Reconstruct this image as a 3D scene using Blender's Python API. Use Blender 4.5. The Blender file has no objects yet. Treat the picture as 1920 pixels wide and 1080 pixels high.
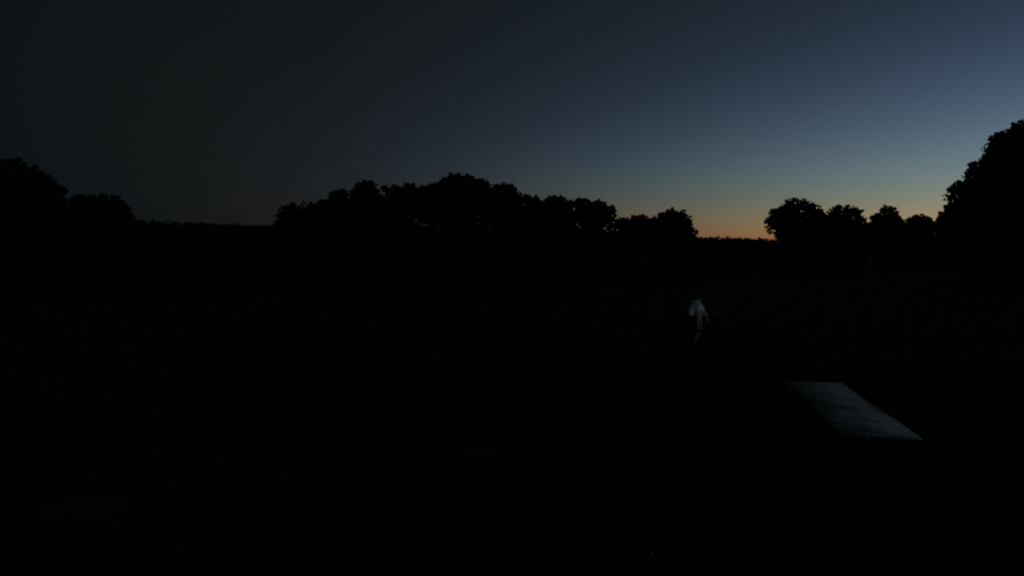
import bpy, bmesh, math, random
import numpy as np
from mathutils import Vector, Matrix, noise

# ------------------------------------------------------------------ scene, camera, sky, light
S = bpy.context.scene
C = S.collection
R = math.radians
F = 1400.0                 # focal length in photo pixels (photo 1920 x 1080)
HORIZON = 470.0            # photo row of the true horizon
CAM_H = 3.2
PITCH = math.atan((540 - HORIZON) / F)

cam_d = bpy.data.cameras.new('camera')
cam_d.sensor_width = 36.0
cam_d.lens = 36.0 * F / 1920.0
cam_d.clip_end = 20000
cam = bpy.data.objects.new('camera', cam_d)
C.objects.link(cam)
cam.location = (0, 0, CAM_H)
cam.rotation_euler = (math.pi / 2 - PITCH, 0, 0)
S.camera = cam

SUN_EL = -7.0              # the sun has set
SUN_AZ = 58.0              # degrees to the right of the view direction
world = bpy.data.worlds.new('World')
S.world = world
world.use_nodes = True
wn, wl = world.node_tree.nodes, world.node_tree.links
wn.clear()
sky_n = wn.new('ShaderNodeTexSky')
sky_n.sky_type = 'NISHITA'
sky_n.sun_disc = False
sky_n.sun_elevation = R(SUN_EL)
sky_n.sun_rotation = R(SUN_AZ)
sky_n.altitude = 100
sky_n.air_density = 1.0
sky_n.dust_density = 0.2
sky_n.ozone_density = 1.8
bg = wn.new('ShaderNodeBackground')
bg.inputs['Strength'].default_value = 0.15
wo = wn.new('ShaderNodeOutputWorld')
glow = wn.new('ShaderNodeBackground')          # the even night-sky glow that remains all round at dusk
glow.inputs['Color'].default_value = (0.4, 0.8, 1.0, 1)
glow.inputs['Strength'].default_value = 0.000062
both = wn.new('ShaderNodeAddShader')
hsv = wn.new('ShaderNodeHueSaturation')        # the camera's muted colour
hsv.inputs['Saturation'].default_value = 0.84
gam = wn.new('ShaderNodeGamma')                # and its slightly steep tone
gam.inputs['Gamma'].default_value = 1.06
wl.new(sky_n.outputs[0], hsv.inputs['Color'])
wl.new(hsv.outputs[0], gam.inputs['Color'])
tint = wn.new('ShaderNodeMix'); tint.data_type = 'RGBA'; tint.blend_type = 'MULTIPLY'
tint.inputs['Factor'].default_value = 1.0
tint.inputs['B'].default_value = (0.97, 1.0, 0.89, 1)   # its white balance
wl.new(gam.outputs[0], tint.inputs['A'])
wl.new(tint.outputs['Result'], bg.inputs['Color'])
wl.new(bg.outputs[0], both.inputs[0])
wl.new(glow.outputs[0], both.inputs[1])
wl.new(both.outputs[0], wo.inputs[0])

sun_d = bpy.data.lights.new('sun', 'SUN')      # already below the horizon: the ground hides it
sun_d.energy = 0.02
sun_d.angle = R(0.5)
sun_d.color = (1.0, 0.8, 0.6)
sun = bpy.data.objects.new('sun', sun_d)
C.objects.link(sun)
_sd = Vector((math.sin(R(SUN_AZ)) * math.cos(R(SUN_EL)), math.cos(R(SUN_AZ)) * math.cos(R(SUN_EL)), math.sin(R(SUN_EL))))
sun.rotation_euler = (-_sd).to_track_quat('-Z', 'Y').to_euler()

S.view_settings.view_transform = 'Standard'
S.view_settings.look = 'None'
S.view_settings.exposure = 7.05
S.view_settings.gamma = 1.0
S.render.engine = 'CYCLES'
S.cycles.filter_width = 2.1                # a small, soft lens
S.render.dither_intensity = 2.0

# ------------------------------------------------------------------ helpers
rng = np.random.default_rng(7)
random.seed(7)

def ray(px, py):
    cx, cy = (px - 960) / F, (540 - py) / F
    sp, cp = math.sin(PITCH), math.cos(PITCH)
    return Vector((cx, cp + cy * sp, -sp + cy * cp))

def at(px, py, Y):                       # point on the pixel's ray at distance Y ahead of the camera
    d = ray(px, py)
    return Vector((0, 0, CAM_H)) + d * (Y / d.y)

def gz(x, y):                            # height of the uneven meadow
    r = math.hypot(x, y)
    a = 0.05 * min(1.0, r / 8.0)
    return a * (noise.noise((x * 0.35, y * 0.35, 0.3)) + 1.5 * noise.noise((x * 0.08, y * 0.08, 4.1)))

def on_ground(px, py):
    d = ray(px, py)
    t = CAM_H / -d.z
    p = Vector((0, 0, CAM_H)) + d * t
    for _ in range(4):
        t = (CAM_H - gz(p.x, p.y)) / -d.z
        p = Vector((0, 0, CAM_H)) + d * t
    return p

def link(o, parent=None):
    C.objects.link(o)
    if parent is not None:
        o.parent = parent
    return o

def tag(o, label=None, cat=None, group=None, kind=None):
    if label: o['label'] = label
    if cat: o['category'] = cat
    if group: o['group'] = group
    if kind: o['kind'] = kind
    return o

def empty(name, loc, rz=0):
    o = bpy.data.objects.new(name, None)
    o.empty_display_size = 0.3
    o.location = loc
    o.rotation_euler = (0, 0, rz)
    return link(o)

def np_mesh(name, verts, faces, mat, smooth=False):          # verts (n,3), faces (m,k)
    me = bpy.data.meshes.new(name)
    n, (m, k) = len(verts), faces.shape
    me.vertices.add(n)
    me.vertices.foreach_set('co', np.ascontiguousarray(verts, np.float32).ravel())
    me.loops.add(m * k)
    me.loops.foreach_set('vertex_index', np.ascontiguousarray(faces, np.int32).ravel())
    me.polygons.add(m)
    me.polygons.foreach_set('loop_start', np.arange(0, m * k, k, dtype=np.int32))
    if smooth:
        me.polygons.foreach_set('use_smooth', np.ones(m, bool))
    me.update(calc_edges=True)
    me.materials.append(mat)
    return me

def part(name, me, parent=None):
    return link(bpy.data.objects.new(name, me), parent)

def tube_arrays(pts, radii, sides=8):                        # a bent, tapered limb
    V, Q = [], []
    pts = [Vector(p) for p in pts]
    for i, p in enumerate(pts):
        t = (pts[min(i + 1, len(pts) - 1)] - pts[max(i - 1, 0)]).normalized()
        a = t.cross(Vector((0.31, 0.95, 0.05))).normalized()
        b = t.cross(a)
        for k in range(sides):
            w = 2 * math.pi * k / sides
            V.append(p + (a * math.cos(w) + b * math.sin(w)) * radii[i])
    for i in range(len(pts) - 1):
        for k in range(sides):
            k2 = (k + 1) % sides
            Q.append((i * sides + k, i * sides + k2, (i + 1) * sides + k2, (i + 1) * sides + k))
    return V, Q

def join_tubes(tubes):
    V, Q = [], []
    for v, q in tubes:
        o = len(V)
        V += v
        Q += [tuple(i + o for i in f) for f in q]
    return np.array([tuple(v) for v in V]), np.array(Q)

def material(name, base, rough=0.9, vary=0.3, scale=4.0, bump=0.0, dark=None, spec=0.2):
    m = bpy.data.materials.new(name)
    m.use_nodes = True
    n, l = m.node_tree.nodes, m.node_tree.links
    b = n['Principled BSDF']
    b.inputs['Roughness'].default_value = rough
    b.inputs['Specular IOR Level'].default_value = spec
    tc = n.new('ShaderNodeTexCoord')
    nz = n.new('ShaderNodeTexNoise')
    nz.inputs['Scale'].default_value = scale
    nz.inputs['Detail'].default_value = 8
    l.new(tc.outputs['Object'], nz.inputs['Vector'])
    rp = n.new('ShaderNodeValToRGB')
    rp.color_ramp.elements[0].position = 0.3
    rp.color_ramp.elements[1].position = 0.7
    lo = dark if dark else tuple(c * (1 - vary) for c in base)
    hi = tuple(min(1, c * (1 + vary)) for c in base)
    rp.color_ramp.elements[0].color = (*lo, 1)
    rp.color_ramp.elements[1].color = (*hi, 1)
    l.new(nz.outputs['Fac'], rp.inputs['Fac'])
    l.new(rp.outputs['Color'], b.inputs['Base Color'])
    if bump:
        bp = n.new('ShaderNodeBump')
        bp.inputs['Strength'].default_value = bump
        bp.inputs['Distance'].default_value = 0.02
        l.new(nz.outputs['Fac'], bp.inputs['Height'])
        l.new(bp.outputs['Normal'], b.inputs['Normal'])
    return m

M_ground = material('meadow_soil', (0.03, 0.027, 0.014), 0.95, 0.5, 0.6, 0.4, spec=0.03)
M_grass = material('grass_blades', (0.09, 0.075, 0.032), 0.85, 0.5, 1.5)
M_bark = material('bark', (0.06, 0.045, 0.035), 0.95, 0.4, 9, 0.6)
M_leaf = [material('leaves_oak', (0.045, 0.065, 0.022), 0.7, 0.4, 1.2),
          material('leaves_ash', (0.05, 0.075, 0.03), 0.7, 0.4, 1.2),
          material('leaves_hawthorn', (0.04, 0.055, 0.02), 0.7, 0.4, 2.0)]
def slab_material():
    m = bpy.data.materials.new('weathered_concrete')
    m.use_nodes = True
    n, l = m.node_tree.nodes, m.node_tree.links
    b = n['Principled BSDF']
    tc = n.new('ShaderNodeTexCoord')
    def nz(scale, det):
        q = n.new('ShaderNodeTexNoise'); q.inputs['Scale'].default_value = scale; q.inputs['Detail'].default_value = det
        q.inputs['Roughness'].default_value = 0.7
        l.new(tc.outputs['Object'], q.inputs['Vector']); return q
    def mrange(src, a, b_, c, d):
        q = n.new('ShaderNodeMapRange'); l.new(src, q.inputs['Value'])
        for nm, v in zip(('From Min', 'From Max', 'To Min', 'To Max'), (a, b_, c, d)): q.inputs[nm].default_value = v
        return q.outputs['Result']
    def math_(op, x, y):
        q = n.new('ShaderNodeMath'); q.operation = op
        for i, v in enumerate((x, y)):
            if hasattr(v, 'links'): l.new(v, q.inputs[i])
            else: q.inputs[i].default_value = v
        return q.outputs[0]
    big, fine = nz(1.5, 9), nz(7, 9)
    sep = n.new('ShaderNodeSeparateXYZ'); l.new(tc.outputs['Object'], sep.inputs[0])
    # soil and moss that crept in from one long side, in ragged tongues
    creep = math_('ADD', mrange(sep.outputs['X'], -0.75, 0.45, 0.55, -0.35), math_('MULTIPLY', math_('SUBTRACT', big.outputs['Fac'], 0.5), 2.2))
    dirt = mrange(math_('ADD', creep, math_('MULTIPLY', math_('SUBTRACT', fine.outputs['Fac'], 0.5), 0.8)), -0.25, 0.5, 0, 1)
    mix = n.new('ShaderNodeMix'); mix.data_type = 'RGBA'
    tone = n.new('ShaderNodeValToRGB')
    tone.color_ramp.elements[0].position, tone.color_ramp.elements[1].position = 0.4, 0.6
    tone.color_ramp.elements[0].color, tone.color_ramp.elements[1].color = (0.16, 0.14, 0.11, 1), (0.75, 0.63, 0.48, 1)
    l.new(fine.outputs['Fac'], tone.inputs['Fac'])
    l.new(tone.outputs['Color'], mix.inputs['A'])
    mix.inputs['B'].default_value = (0.1, 0.095, 0.06, 1)
    l.new(dirt, mix.inputs['Factor']); l.new(mix.outputs['Result'], b.inputs['Base Color'])
    l.new(mrange(dirt, 0, 1, 0.38, 0.75), b.inputs['Roughness'])
    l.new(mrange(dirt, 0, 1, 0.22, 0.06), b.inputs['Specular IOR Level'])
    bp = n.new('ShaderNodeBump'); bp.inputs['Strength'].default_value = 0.25; bp.inputs['Distance'].default_value = 0.01
    l.new(fine.outputs['Fac'], bp.inputs['Height']); l.new(bp.outputs['Normal'], b.inputs['Normal'])
    return m
M_concrete = slab_material()
M_stone = material('grey_stone', (0.075, 0.073, 0.065), 0.95, 0.4, 6, 0.5)

# ------------------------------------------------------------------ the ground
def make_ground():
    rs = [0.0] + list(np.geomspace(1.5, 80, 90)) + list(np.geomspace(90, 9000, 30))
    NA = 160
    V, Fs = [(0, 0, gz(0, 0))], []
    for r in rs[1:]:
        for k in range(NA):
            w = 2 * math.pi * k / NA
            x, y = r * math.cos(w), r * math.sin(w)
            V.append((x, y, gz(x, y) if r < 400 else 0.0))
    for k in range(NA):
        Fs.append((0, 1 + k, 1 + (k + 1) % NA))
    for i in range(len(rs) - 2):
        o, p = 1 + i * NA, 1 + (i + 1) * NA
        for k in range(NA):
            k2 = (k + 1) % NA
            Fs.append((o + k, p + k, p + k2, o + k2))
    me = bpy.data.meshes.new('ground')
    me.from_pydata(V, [], Fs)
    me.materials.append(M_ground)
    for p in me.polygons: p.use_smooth = True
    tag(part('ground', me), kind='structure')
make_ground()

# concrete slab beside the meadow
SLAB = [on_ground(1466, 720), on_ground(1582, 719), on_ground(1724, 826), on_ground(1588, 829)]
def make_slab():
    c = sum((p.xy for p in SLAB), Vector((0, 0))) / 4
    ax = ((SLAB[0].xy + SLAB[1].xy) / 2 - (SLAB[2].xy + SLAB[3].xy) / 2)
    L = ax.length
    ax.normalize()
    sd = Vector((ax.y, -ax.x))
    W = ((SLAB[1].xy - SLAB[0].xy).dot(sd) + (SLAB[2].xy - SLAB[3].xy).dot(sd)) / 2
    z0 = max(gz(*(c + ax * a * L / 2 + sd * b * W / 2)) for a in (-1, -.5, 0, .5, 1) for b in (-1, 0, 1)) + 0.03
    bm = bmesh.new()
    nx, ny = 10, 40
    rows = []
    for j in range(ny + 1):
        for i in range(nx + 1):
            u, v = (i / nx - .5) * W, (j / ny - .5) * L
            ch = 0.0
            if i in (0, nx): u += 0.012 * noise.noise((v * 3, i, 0))       # chipped edges
            if j in (0, ny): v += 0.012 * noise.noise((u * 3, j, 0))
            if i in (0, nx) or j in (0, ny): ch = -0.012
            rows.append(bm.verts.new((u, v, 0.004 * noise.noise((u * 2, v * 2, 1)) + ch)))
    w = nx + 1
    for j in range(ny):
        for i in range(nx):
            bm.faces.new((rows[j * w + i], rows[j * w + i + 1], rows[(j + 1) * w + i + 1], rows[(j + 1) * w + i]))
    ed = [e for e in bm.edges if e.is_boundary]
    g = bmesh.ops.extrude_edge_only(bm, edges=ed)
    for v in [q for q in g['geom'] if isinstance(q, bmesh.types.BMVert)]:
        v.co.z = -0.25
    bmesh.ops.recalc_face_normals(bm, faces=bm.faces)
    me = bpy.data.meshes.new('concrete_slab')
    bm.to_mesh(me); bm.free()
    me.materials.append(M_concrete)
    o = part('concrete_slab', me)
    o.location = (c.x, c.y, z0)
    o.rotation_euler = (0, 0, math.atan2(sd.y, sd.x))
    tag(o, 'long pale rectangular concrete slab lying in the dark grass', 'slab')
    return c, ax, sd, L, W
slab_c, slab_ax, slab_sd, slab_L, slab_W = make_slab()

def make_stone(px, py, rx, ry, rz, label, seed):
    p = on_ground(px, py)
    bm = bmesh.new()
    bmesh.ops.create_icosphere(bm, subdivisions=3, radius=1)
    for v in bm.verts:
        k = 1 + 0.22 * noise.noise(v.co * 1.6 + Vector((seed, 0, 0))) + 0.07 * noise.noise(v.co * 5 + Vector((seed, 0, 0)))
        v.co = Vector((v.co.x * rx * k, v.co.y * ry * k, max(-0.5, min(0.62, v.co.z)) * rz * k))
    me = bpy.data.meshes.new('flat_stone')
    bm.to_mesh(me); bm.free()
    me.materials.append(M_stone)
    for f in me.polygons: f.use_smooth = True
    o = part('flat_stone', me)
    o.location = (p.x, p.y, gz(p.x, p.y) + rz * 0.25)
    o.rotation_euler = (0, 0, seed)
    tag(o, label, 'stone')
make_stone(903, 855, 0.30, 0.2, 0.12, 'small flat grey stone alone in the open meadow', 0.2)
make_stone(150, 966, 0.55, 0.34, 0.13, 'long flat grey stone, larger of the two stones in the meadow', 0.1)

def make_grass():
    N = 150000
    y = 5.5 + 95 * rng.random(N) ** 2.2
    x = (rng.random(N) * 2 - 1) * (y * 0.74 + 1)
    u = (x - slab_c.x) * slab_sd.x + (y - slab_c.y) * slab_sd.y
    v = (x - slab_c.x) * slab_ax.x + (y - slab_c.y) * slab_ax.y
    keep = (np.abs(u) > slab_W / 2 + 0.02) | (np.abs(v) > slab_L / 2 + 0.02)
    x, y = x[keep], y[keep]
    # thicker tufts crowding the slab's edges
    K = 2400
    e = rng.integers(0, 4, K); t = rng.random(K) * 2 - 1; o = 0.02 + 0.16 * rng.random(K) ** 2
    long_ = (e < 2) | (rng.random(K) < 0.6)
    sg = np.where(e % 2 == 0, 1.0, -1.0)
    uu = np.where(long_, sg * (slab_W / 2 + o), t * slab_W / 2)
    vv = np.where(long_, t * slab_L / 2, sg * (slab_L / 2 + o))
    x = np.concatenate([x, slab_c.x + uu * slab_sd.x + vv * slab_ax.x])
    y = np.concatenate([y, slab_c.y + uu * slab_sd.y + vv * slab_ax.y])
    N = len(x)
    z = np.array([gz(a, b) for a, b in zip(x, y)]) - 0.01
    patch = np.array([noise.noise((a * .5, b * .5, 9)) for a, b in zip(x, y)])
    h = (0.07 + 0.1 * rng.random(N)) * (1 + 0.6 * patch)
    h[-K:] *= 0.8
    w = 0.005 + 0.008 * rng.random(N) + 0.0003 * y
    a = rng.random(N) * math.tau
    b = rng.random(N) * math.tau
    ln = h * (0.2 + 0.5 * rng.random(N))
    base = np.stack([x, y, z], 1)
    sv = np.stack([np.cos(a) * w, np.sin(a) * w, 0 * a], 1)
    mid = base + np.stack([np.cos(b) * ln * .3, np.sin(b) * ln * .3, h * .6], 1)
    tip = base + np.stack([np.cos(b) * ln, np.sin(b) * ln, h], 1)
    V = np.stack([base - sv, base + sv, mid + sv * .7, tip, mid - sv * .7], 1).reshape(-1, 3)
    i = np.arange(N)[:, None] * 5
    me = np_mesh('meadow_grass', V, i + np.array([[0, 1, 2, 3, 4]]), M_grass)
    tag(part('meadow_grass', me), 'dark uncut grass covering the whole meadow', 'grass', kind='stuff')
make_grass()

# ------------------------------------------------------------------ trees
def leaf_quads(cen, size, flat=0.35):
    """cen (n,3), size (n,) -> pointed leaf-spray quads with random turn and tilt"""
    n = len(cen)
    d = rng.normal(size=(n, 3)); d /= np.linalg.norm(d, axis=1)[:, None]
    e = rng.normal(size=(n, 3)); e -= d * (e * d).sum(1)[:, None]
    e /= np.linalg.norm(e, axis=1)[:, None]
    L = size[:, None]; W = size[:, None] * (0.6 + 0.35 * rng.random((n, 1)))
    V = np.stack([cen - d * L * .5, cen + e * W * .5 - d * L * .05, cen + d * L * .5, cen - e * W * .5 - d * L * .05], 1).reshape(-1, 3)
    return V, np.arange(n)[:, None] * 4 + np.arange(4)[None, :]

def crown_points(lobes, clump_r, per_clump, density):
    """lobes: (centre, rx, ry, rz); clumps crowd towards each lobe's skin, sprays round each clump"""
    out = []
    for c, rx, ry, rz in lobes:
        n = max(8, int(4.3 * density * (rx * rz + rx * ry + ry * rz) / (clump_r ** 2)))
        d = rng.normal(size=(n, 3)); d /= np.linalg.norm(d, axis=1)[:, None]
        rad = np.where(rng.random(n) < 0.5, 0.8 + 0.19 * rng.random(n), 0.85 * rng.random(n) ** 0.45)
        cc = np.array(c)[None] + d * rad[:, None] * np.array([rx, ry, rz])[None]
        cr = clump_r * (0.45 + 0.6 * rng.random(n))
        k = np.repeat(np.arange(n), per_clump)
        q = rng.normal(size=(n * per_clump, 3)); q /= np.linalg.norm(q, axis=1)[:, None]
        rr = rng.random(n * per_clump) ** 0.5 * cr[k]
        out.append(cc[k] + q * rr[:, None] * np.array([1, 1, 0.8])[None])
    return np.concatenate(out)

def make_tree(name, label, cat, Y, lobes_px, leafmat, clump=18, per=36, density=1.0, leaf=7, group=None, base_px=None):
    k = Y / F
    lobes = []
    for (px, py, rx, ry) in lobes_px:
        p = at(px, py, Y + random.uniform(-0.3, 0.3) * rx * k)
        lobes.append((p, rx * k, min(rx, ry) * 0.95 * k, ry * k))
    bx = base_px if base_px is not None else sum(l[0] * l[2] for l in lobes_px) / sum(l[2] for l in lobes_px)
    b = at(bx, HORIZON, Y)
    root = empty(name, (b.x, Y, gz(b.x, Y)))
    o = Vector(root.location)
    top = max(p.z + rz * .4 for p, _, _, rz in lobes) - o.z
    hi = min(0.72 * top, top - 0.5)
    r0 = 0.028 * top + 0.04
    # trunk, leaning and bending a little, then limbs into every lobe
    sway = [Vector((random.uniform(-.03, .03) * top, random.uniform(-.03, .03) * top, 0)) for _ in range(4)]
    tp = [Vector((0, 0, -0.2)), Vector((0, 0, 0.25)), Vector((0, 0, hi * .35)) + sway[0], Vector((0, 0, hi * .7)) + sway[1], Vector((0, 0, hi)) + sway[2]]
    trunk = tube_arrays(tp, [r0 * 1.5, r0 * 1.1, r0 * .85, r0 * .6, r0 * .3], 10)
    V, Q = join_tubes([trunk])
    part('trunk', np_mesh('trunk', V, Q, M_bark, True), root)
    tubes = []
    for p, rx, ry, rz in lobes:
        q = p - o
        st = tp[2].lerp(tp[3], random.random())
        for _ in range(2):
            e = q + Vector((random.uniform(-.5, .5) * rx, random.uniform(-.5, .5) * ry, random.uniform(-.1, .6) * rz))
            mid = st.lerp(e, 0.5) + Vector((0, 0, -0.06 * (e - st).length))
            tubes.append(tube_arrays([st, mid, e], [r0 * .4, r0 * .25, r0 * .06], 6))
    V, Q = join_tubes(tubes)
    part('limbs', np_mesh('limbs', V, Q, M_bark, True), root)
    rel = [((p - o), rx, ry, rz) for p, rx, ry, rz in lobes]
    pts = crown_points(rel, clump * k, int(per * .75), density)
    pts[:, 2] = np.maximum(pts[:, 2], 0.1)
    V, Q = leaf_quads(pts, 1.2 * leaf * k * (0.6 + 0.9 * rng.random(len(pts))))
    part('crown', np_mesh('crown', V, Q, leafmat), root)
    tag(root, label, cat, group)
    return root

# the big tree by the afterglow
make_tree('oak_tree', 'huge round dark tree with stepped leafy flank, tallest against the afterglow', 'tree', 85,
          [(1990, 300, 105, 95), (1912, 292, 56, 62), (1878, 335, 60, 54), (1842, 375, 58, 48), (1812, 412, 48, 38), (1808, 450, 48, 40),
           (1930, 385, 105, 90), (2050, 370, 130, 120), (1880, 450, 95, 66), (2010, 465, 130, 60), (1940, 330, 80, 80)], M_leaf[0],
          clump=13, per=42, density=1.0, leaf=6, base_px=1990)
# the four trees between the gap and the big tree
g = 'round trees along the afterglow'
make_tree('ash_tree', 'round full tree standing at the edge of the orange sky gap', 'tree', 118,
          [(1497, 412, 42, 40), (1462, 416, 26, 26), (1527, 420, 26, 30), (1500, 448, 48, 30), (1470, 462, 30, 14), (1525, 452, 36, 26)], M_leaf[1], clump=9, per=24, leaf=4.5, density=1.1, base_px=1498)
make_tree('ash_tree', 'rounded domed tree joined to the full tree by the sky gap', 'tree', 124,
          [(1583, 418, 34, 33), (1562, 424, 24, 28), (1600, 430, 20, 34), (1580, 452, 46, 30)], M_leaf[1], clump=9, per=24, leaf=4.5, density=1.1)
make_tree('ash_tree', 'low broad tree with one small rounded knob on top', 'tree', 128,
          [(1665, 406, 19, 18), (1645, 424, 24, 20), (1672, 426, 24, 20), (1656, 452, 42, 30)], M_leaf[1], clump=8, per=24, leaf=4.5, density=1.2)
make_tree('ash_tree', 'low flat-topped tree tucked against the huge round tree', 'tree', 122,
          [(1725, 424, 24, 19), (1700, 430, 22, 18), (1752, 430, 26, 18), (1730, 456, 52, 30)], M_leaf[1], clump=8, per=24, leaf=4.5, density=1.2)
# the long clump across the middle
mid = [
 (92, 'low ragged tree at the outer end of the long clump, beside the low wood', [(545, 406, 22, 22), (576, 404, 26, 20), (606, 398, 24, 22), (632, 388, 22, 26), (575, 440, 66, 38), (534, 420, 18, 20)]),
 (90, 'tree with a small pointed crest on the long clump, beside the ragged end tree', [(685, 366, 24, 26), (652, 378, 28, 24), (700, 388, 34, 30), (660, 420, 56, 44), (680, 456, 60, 30)]),
 (94, 'level-topped tree between the pointed crest and the highest dome', [(735, 372, 30, 24), (772, 372, 30, 25), (795, 376, 26, 26), (760, 415, 56, 44), (770, 456, 60, 30)]),
 (88, 'highest dome-shaped tree of the long middle clump', [(862, 358, 42, 35), (828, 372, 32, 30), (895, 366, 30, 28), (862, 410, 62, 48), (860, 456, 66, 30)]),
 (93, 'rounded shoulder tree right beside the highest dome', [(945, 370, 30, 26), (925, 384, 34, 28), (958, 392, 26, 30), (945, 420, 46, 40), (945, 456, 50, 28)]),
 (96, 'low tree in the dip beyond the rounded shoulder tree', [(992, 384, 22, 20), (1006, 394, 16, 18), (995, 425, 38, 36), (1016, 402, 18, 22), (995, 458, 44, 24)]),
 (98, 'narrow upright tree standing in the dip of the long clump', [(1035, 386, 17, 18), (1050, 386, 16, 17), (1040, 408, 26, 28), (1060, 414, 16, 22), (1046, 430, 36, 34), (1046, 458, 34, 24)]),
 (97, 'broad ragged tree with a side spur before the long clump drops away', [(1088, 392, 22, 22), (1116, 398, 24, 20), (1140, 396, 13, 10), (1105, 420, 48, 36), (1105, 458, 48, 24)]),
 (105, 'low even tree between the ragged spur tree and the last dome', [(1166, 428, 26, 18), (1194, 424, 22, 18), (1208, 420, 16, 17), (1218, 430, 18, 18), (1188, 448, 52, 28)]),
 (103, 'last domed tree of the long clump, falling away to the orange gap', [(1254, 418, 26, 25), (1274, 420, 20, 23), (1240, 430, 26, 24), (1268, 444, 38, 26), (1288, 440, 16, 16)]),
]
for i, (Y, lab, lobes) in enumerate(mid):
    make_tree(('oak_tree', 'ash_tree')[i % 2], lab, 'tree', Y, lobes, M_leaf[i % 2], clump=10, per=26, leaf=5, density=1.1)
# the pair at the dark side
make_tree('oak_tree', 'large dark tree at the dim end of the meadow', 'tree', 58,
          [(30, 345, 50, 46), (75, 368, 42, 40), (-40, 360, 70, 60), (20, 410, 90, 56), (92, 402, 34, 34), (20, 462, 100, 40)], M_leaf[0], clump=13, per=34, leaf=6, density=1.0, base_px=15)
make_tree('hawthorn_tree', 'low flat-crowned tree leaning against the large tree at the dim end', 'tree', 64,
          [(160, 394, 36, 27), (205, 394, 34, 26), (228, 410, 22, 24), (180, 432, 64, 36), (180, 466, 66, 26)], M_leaf[2], clump=11, per=30, leaf=5.5, density=1.1)

# a run of field bushes below the trees
bush_proto = []
def make_bush(px, Y, h, w, label, group):
    k = F / Y
    base_y = HORIZON + CAM_H * k
    lob = [(px, base_y - h * k * .5, w * k * .5, h * k * .5), (px - w * k * .3, base_y - h * k * .36, w * k * .3, h * k * .36), (px + w * k * .28, base_y - h * k * .38, w * k * .3, h * k * .38)]
    make_tree('hawthorn_bush', label, 'bush', Y, lob, M_leaf[2], clump=0.28 * k, per=22, density=1.0, leaf=0.14 * k, group=group)
for i in range(26):
    px = -30 + i * 78 + random.uniform(-22, 22)
    Y = (52 if px < 260 else 84 if px < 1330 else 108 if px < 1760 else 78) + random.uniform(-3, 3)
    place = ('in front of the two trees at the dim end' if px < 260 else 'below the low far wood beside the long clump' if px < 520 else 'at the foot of the long middle clump' if px < 1300 else 'in the open gap below the orange sky' if px < 1435
             else 'under the round trees along the afterglow' if px < 1760 else 'at the foot of the huge round tree')
    make_bush(px, Y, random.uniform(2.0, 3.4), random.uniform(5.2, 7.2), 'dark rounded bush ' + place, 'bushes ' + place)

# the far wood that closes the view all round
def make_far_wood():
    pts, sz = [], []
    lob = []
    for px in np.arange(-500, 2450, 9.0):
        Y = 360 + random.uniform(-18, 18)
        t = np.interp(px, [-500, 250, 330, 420, 500, 900, 1250, 1320, 1380, 1440, 1800, 2450], [408, 412, 415, 418, 420, 432, 438, 443, 445, 449, 440, 430])
        k = Y / F
        ty = t + 3.2 * noise.noise((px * 0.035, 0, 0)) + random.uniform(0, 4)
        rz = random.uniform(9, 14)
        lob.append((at(px, ty + rz, Y), 11 * k, 9 * k, rz * k))
        lob.append((at(px, ty + rz + 16, Y - 6), 12 * k, 10 * k, 15 * k))
        lob.append((at(px, 466, Y - 10), 12 * k, 8 * k, 17 * k))
    p = crown_points(lob, 1.3, 14, 0.75)
    p[:, 2] = np.maximum(p[:, 2], 0.1)
    V, Q = leaf_quads(p, 0.9 * (0.6 + 0.9 * rng.random(len(p))))
    tag(part('far_wood', np_mesh('far_wood', V, Q, M_leaf[0])), 'low far-off wood closing the horizon behind the trees', 'wood', kind='stuff')
make_far_wood()

# ------------------------------------------------------------------ the piebald horse
def stout(rings, k=1.35):                                  # heavy cob legs below the stifle and elbow
    return [(x, z, h * (k if z < .9 else 1), w * (k if z < .9 else 1)) for x, z, h, w in rings]

def loft(rings, y0=0.0, dy=None, seg=14):
    """rings: (x, z, half depth across the path, half width); path lies in a plane beside the body's middle"""
    V, Q = [], []
    n = len(rings)
    for i, (x, z, h, w) in enumerate(rings):
        a, b = rings[max(0, i - 1)], rings[min(n - 1, i + 1)]
        tx, tz = b[0] - a[0], b[1] - a[1]
        L = math.hypot(tx, tz) or 1
        nx, nz = -tz / L, tx / L
        yy = y0 + (dy[i] if dy else 0)
        for k in range(seg):
            q = 2 * math.pi * k / seg
            V.append((x + nx * h * math.sin(q), yy + w * math.cos(q), z + nz * h * math.sin(q)))
    for i in range(n - 1):
        for k in range(seg):
            k2 = (k + 1) % seg
            Q.append((i * seg + k, i * seg + k2, (i + 1) * seg + k2, (i + 1) * seg + k))
    Q.append(tuple(reversed(range(seg))))
    Q.append(tuple((n - 1) * seg + k for k in range(seg)))
    return V, Q

def in_poly(x, y, P):
    r = False
    j = len(P) - 1
    for i in range(len(P)):
        (xi, yi), (xj, yj) = P[i], P[j]
        if (yi > y) != (yj > y) and x < (xj - xi) * (y - yi) / (yj - yi) + xi:
            r = not r
        j = i
    return r

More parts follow.
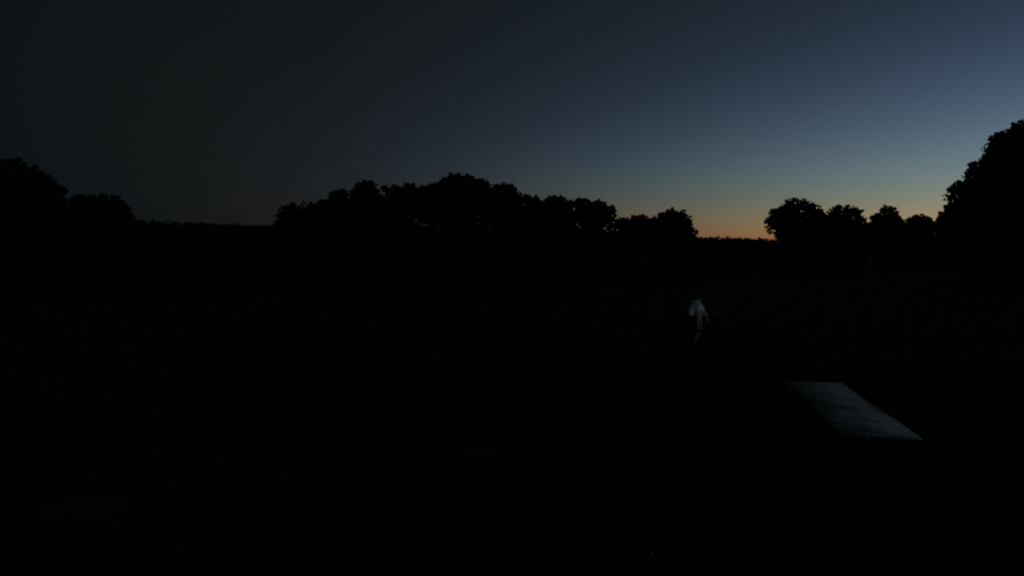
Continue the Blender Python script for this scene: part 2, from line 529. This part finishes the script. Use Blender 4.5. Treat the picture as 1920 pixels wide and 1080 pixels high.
def coat_material(name, dark, pale):
    m = bpy.data.materials.new(name)
    m.use_nodes = True
    n, l = m.node_tree.nodes, m.node_tree.links
    b = n['Principled BSDF']
    b.inputs['Roughness'].default_value = 0.6
    b.inputs['Specular IOR Level'].default_value = 0.25
    at_ = n.new('ShaderNodeAttribute'); at_.attribute_name = 'coat'
    nz = n.new('ShaderNodeTexNoise'); nz.inputs['Scale'].default_value = 25
    mix = n.new('ShaderNodeMix'); mix.data_type = 'RGBA'
    mix.inputs['A'].default_value = (*dark, 1); mix.inputs['B'].default_value = (*pale, 1)
    add = n.new('ShaderNodeMath'); add.operation = 'MULTIPLY_ADD'
    add.inputs[1].default_value = 0.3; add.inputs[2].default_value = -0.15
    sm = n.new('ShaderNodeMath'); sm.operation = 'ADD'
    rp = n.new('ShaderNodeMapRange'); rp.inputs['From Min'].default_value = 0.35; rp.inputs['From Max'].default_value = 0.65
    l.new(nz.outputs['Fac'], add.inputs[0]); l.new(add.outputs[0], sm.inputs[0])
    l.new(at_.outputs['Fac'], sm.inputs[1]); l.new(sm.outputs[0], rp.inputs['Value'])
    gl = n.new('ShaderNodeMapRange'); gl.inputs['To Min'].default_value = 0.75; gl.inputs['To Max'].default_value = 0.33    # dusty dark hair, sleek pale hair
    sk = n.new('ShaderNodeMapRange'); sk.inputs['To Min'].default_value = 0.08; sk.inputs['To Max'].default_value = 1.0
    sh = n.new('ShaderNodeMapRange'); sh.inputs['To Max'].default_value = 0.9
    l.new(rp.outputs['Result'], sh.inputs['Value']); l.new(sh.outputs['Result'], b.inputs['Sheen Weight'])
    b.inputs['Sheen Roughness'].default_value = 0.5
    for q in (gl, sk): l.new(rp.outputs['Result'], q.inputs['Value'])
    l.new(gl.outputs['Result'], b.inputs['Roughness']); l.new(sk.outputs['Result'], b.inputs['Specular IOR Level'])
    l.new(rp.outputs['Result'], mix.inputs['Factor']); l.new(mix.outputs['Result'], b.inputs['Base Color'])
    return m

def make_horse():
    p0 = on_ground(1308, 638)
    root = empty('horse', (p0.x, p0.y, gz(p0.x, p0.y)), HORSE_RZ)
    pieces = []
    torso = [(-.82, 1.14, .10, .09), (-.76, 1.14, .22, .2), (-.62, 1.17, .29, .27), (-.45, 1.18, .30, .29), (-.22, 1.14, .29, .28), (0, 1.10, .31, .30),
             (.25, 1.09, .34, .29), (.45, 1.13, .34, .25), (.6, 1.14, .30, .21), (.72, 1.12, .2, .15), (.78, 1.1, .1, .08)]
    pieces.append(loft(torso))
    neck = [(.42, 1.2, .27, .15), (.66, 1.17, .23, .13), (.88, 1.03, .19, .11), (1.06, .84, .16, .095), (1.17, .66, .14, .085), (1.2, .56, .10, .08)]
    pieces.append(loft(neck))
    head = [(1.14, .68, .08, .07), (1.2, .6, .13, .095), (1.27, .46, .135, .1), (1.31, .32, .105, .08), (1.34, .2, .085, .065), (1.36, .11, .08, .06), (1.365, .07, .05, .045)]
    pieces.append(loft(head))
    for sy in (-1, 1):
        pieces.append(loft([(1.16, .66, .03, .03), (1.12, .74, .035, .02), (1.09, .80, .022, .012), (1.07, .84, .006, .005)], sy * .07))     # ears
        f = .06 if sy > 0 else -.16
        pieces.append(loft(stout([(-.54, 1.18, .24, .12), (-.50, .98, .23, .13), (-.42 + f * .4, .84, .17, .11), (-.50 + f * .6, .69, .115, .085), (-.60 + f, .52, .07, .055), (-.59 + f, .44, .052, .045),
                            (-.55 + f, .28, .04, .036), (-.52 + f, .15, .046, .042), (-.47 + f, .08, .04, .04), (-.45 + f, .045, .05, .048)]), sy * .15))
        f = .2 if sy > 0 else -.08
        pieces.append(loft(stout([(.5, 1.16, .2, .09), (.47, .95, .17, .1), (.42 + f * .3, .8, .12, .085), (.42 + f * .6, .63, .082, .065), (.42 + f * .9, .46, .058, .052), (.42 + f, .40, .05, .046),
                            (.42 + f, .27, .036, .033), (.43 + f, .14, .043, .04), (.47 + f, .075, .04, .038), (.49 + f, .045, .05, .046)]), sy * .14))
    V, Fc = [], []
    for v, q in pieces:
        o = len(V); V += v; Fc += [tuple(i + o for i in f) for f in q]
    me = bpy.data.meshes.new('body')
    me.from_pydata(V, [], Fc)
    bm = bmesh.new(); bm.from_mesh(me); bmesh.ops.recalc_face_normals(bm, faces=bm.faces); bm.to_mesh(me); bm.free()
    tmp = link(bpy.data.objects.new('body', me))
    r = tmp.modifiers.new('remesh', 'REMESH'); r.mode = 'VOXEL'; r.voxel_size = 0.018
    sm = tmp.modifiers.new('smooth', 'SMOOTH'); sm.factor = 0.5; sm.iterations = 7
    dg = bpy.context.evaluated_depsgraph_get()
    body_me = bpy.data.meshes.new_from_object(tmp.evaluated_get(dg))
    bpy.data.objects.remove(tmp)
    body_me.name = 'body'
    for f in body_me.polygons: f.use_smooth = True
    # coat: where the white patches lie, read off the photograph on the near flank, smaller on the far one
    patch = [(1303, 556), (1316, 555), (1319, 560), (1313, 564), (1318, 572), (1322, 582), (1329, 590), (1329, 599), (1324, 608), (1320, 619), (1309, 618), (1307, 606), (1306, 595),
             (1297, 592), (1288, 587), (1287, 577), (1290, 571), (1297, 569), (1297, 562)]
    sock = [(1300, 624), (1318, 624), (1318, 641), (1300, 641)]
    mw = Matrix.Translation(root.location) @ Matrix.Rotation(HORSE_RZ, 4, 'Z')
    cp, sp = math.cos(PITCH), math.sin(PITCH)
    vals = np.zeros(len(body_me.vertices), np.float32)
    for i, v in enumerate(body_me.vertices):
        w = mw @ v.co
        near = (mw.to_3x3() @ v.normal).dot(Vector((0, 0, CAM_H)) - w) > -0.3
        d = w - Vector((0, 0, CAM_H))
        depth = d.y * cp - d.z * sp
        px = 960 + F * d.x / depth
        py = 540 - F * (d.y * sp + d.z * cp) / depth
        j = 1.6 * noise.noise(v.co * 9)
        if near:
            vals[i] = 1.0 if in_poly(px + j, py + j, patch) or in_poly(px, py + j, sock) else 0.0
        else:
            e = ((v.co.x + .2) / .35) ** 2 + ((v.co.z - 1.2) / .25) ** 2
            vals[i] = 1.0 if e + 0.4 * noise.noise(v.co * 5) < 1 else 0.0
    body_me.attributes.new('coat', 'FLOAT', 'POINT').data.foreach_set('value', vals)
    body_me.materials.clear()
    body_me.materials.append(coat_material('piebald_coat', (0.012, 0.010, 0.009), (0.88, 0.85, 0.79)))
    body = part('body', body_me, root)
    M_hair = material('black_hair', (0.012, 0.011, 0.01), 0.6, 0.3, 20)
    M_pale = material('pale_hair', (0.82, 0.79, 0.72), 0.4, 0.1, 20, spec=0.6)
    M_hoof = material('hoof_horn', (0.04, 0.035, 0.03), 0.5, 0.3, 20)
    M_eye = material('eye', (0.01, 0.008, 0.006), 0.1, 0.1, 20, spec=0.5)
    for hx, hy in ((-.39, .15), (-.61, -.15), (.69, .14), (.41, -.14)):
        v, q = loft([(hx - .015, .075, .065, .06), (hx, .045, .078, .072), (hx + .012, .0, .09, .082)], hy, seg=12)
        hm = bpy.data.meshes.new('hoof'); hm.from_pydata(v, [], q); hm.materials.append(M_hoof)
        part('hoof', hm, root)
    for sy in (-1, 1):
        bm = bmesh.new(); bmesh.ops.create_uvsphere(bm, u_segments=10, v_segments=8, radius=.022)
        em = bpy.data.meshes.new('eye'); bm.to_mesh(em); bm.free(); em.materials.append(M_eye)
        e = part('eye', em, root); e.location = (1.275, sy * .09, .5)
    # mane: locks lying along the crest
    tb = []
    crest = [(.48, 1.47), (.72, 1.4), (.96, 1.2), (1.13, .98), (1.24, .78)]
    for i in range(60):
        t = i / 59 * 3.999
        k = int(t); a = t - k
        x = crest[k][0] * (1 - a) + crest[k + 1][0] * a; z = crest[k][1] * (1 - a) + crest[k + 1][1] * a
        L = random.uniform(.16, .26); sx = random.uniform(-.04, .04)
        tb.append(tube_arrays([(x - .03, 0, z - .03), (x + .005, -.05, z - .015), (x + sx, -.13, z - L * .5), (x + sx * 1.5, -.15, z - L)], [.016, .018, .012, .003], 5))
    V, Q = join_tubes(tb)
    part('mane', np_mesh('mane', V, Q, M_hair, True), root)
    tb = []
    for i in range(40):
        a, b, c = random.uniform(-.05, .05), random.uniform(-.05, .05), random.uniform(.75, 1.1)
        tb.append(tube_arrays([(-.77, 0, 1.3), (-.88, .06 + a * .3, 1.26 + b * .3), (-.93, .18 * c + a * .6, 1.0 + b * .6), (-.95 + a, .34 * c, .86 + b), (-1.0 + a, .52 * c, .92 + b)], [.03, .026, .022, .018, .004], 5))
    V, Q = join_tubes(tb)
    part('tail', np_mesh('tail', V, Q, M_pale, True), root)
    tag(root, 'piebald horse, white on one flank, grazing alone on the meadow', 'horse')
HORSE_RZ = R(238)
make_horse()
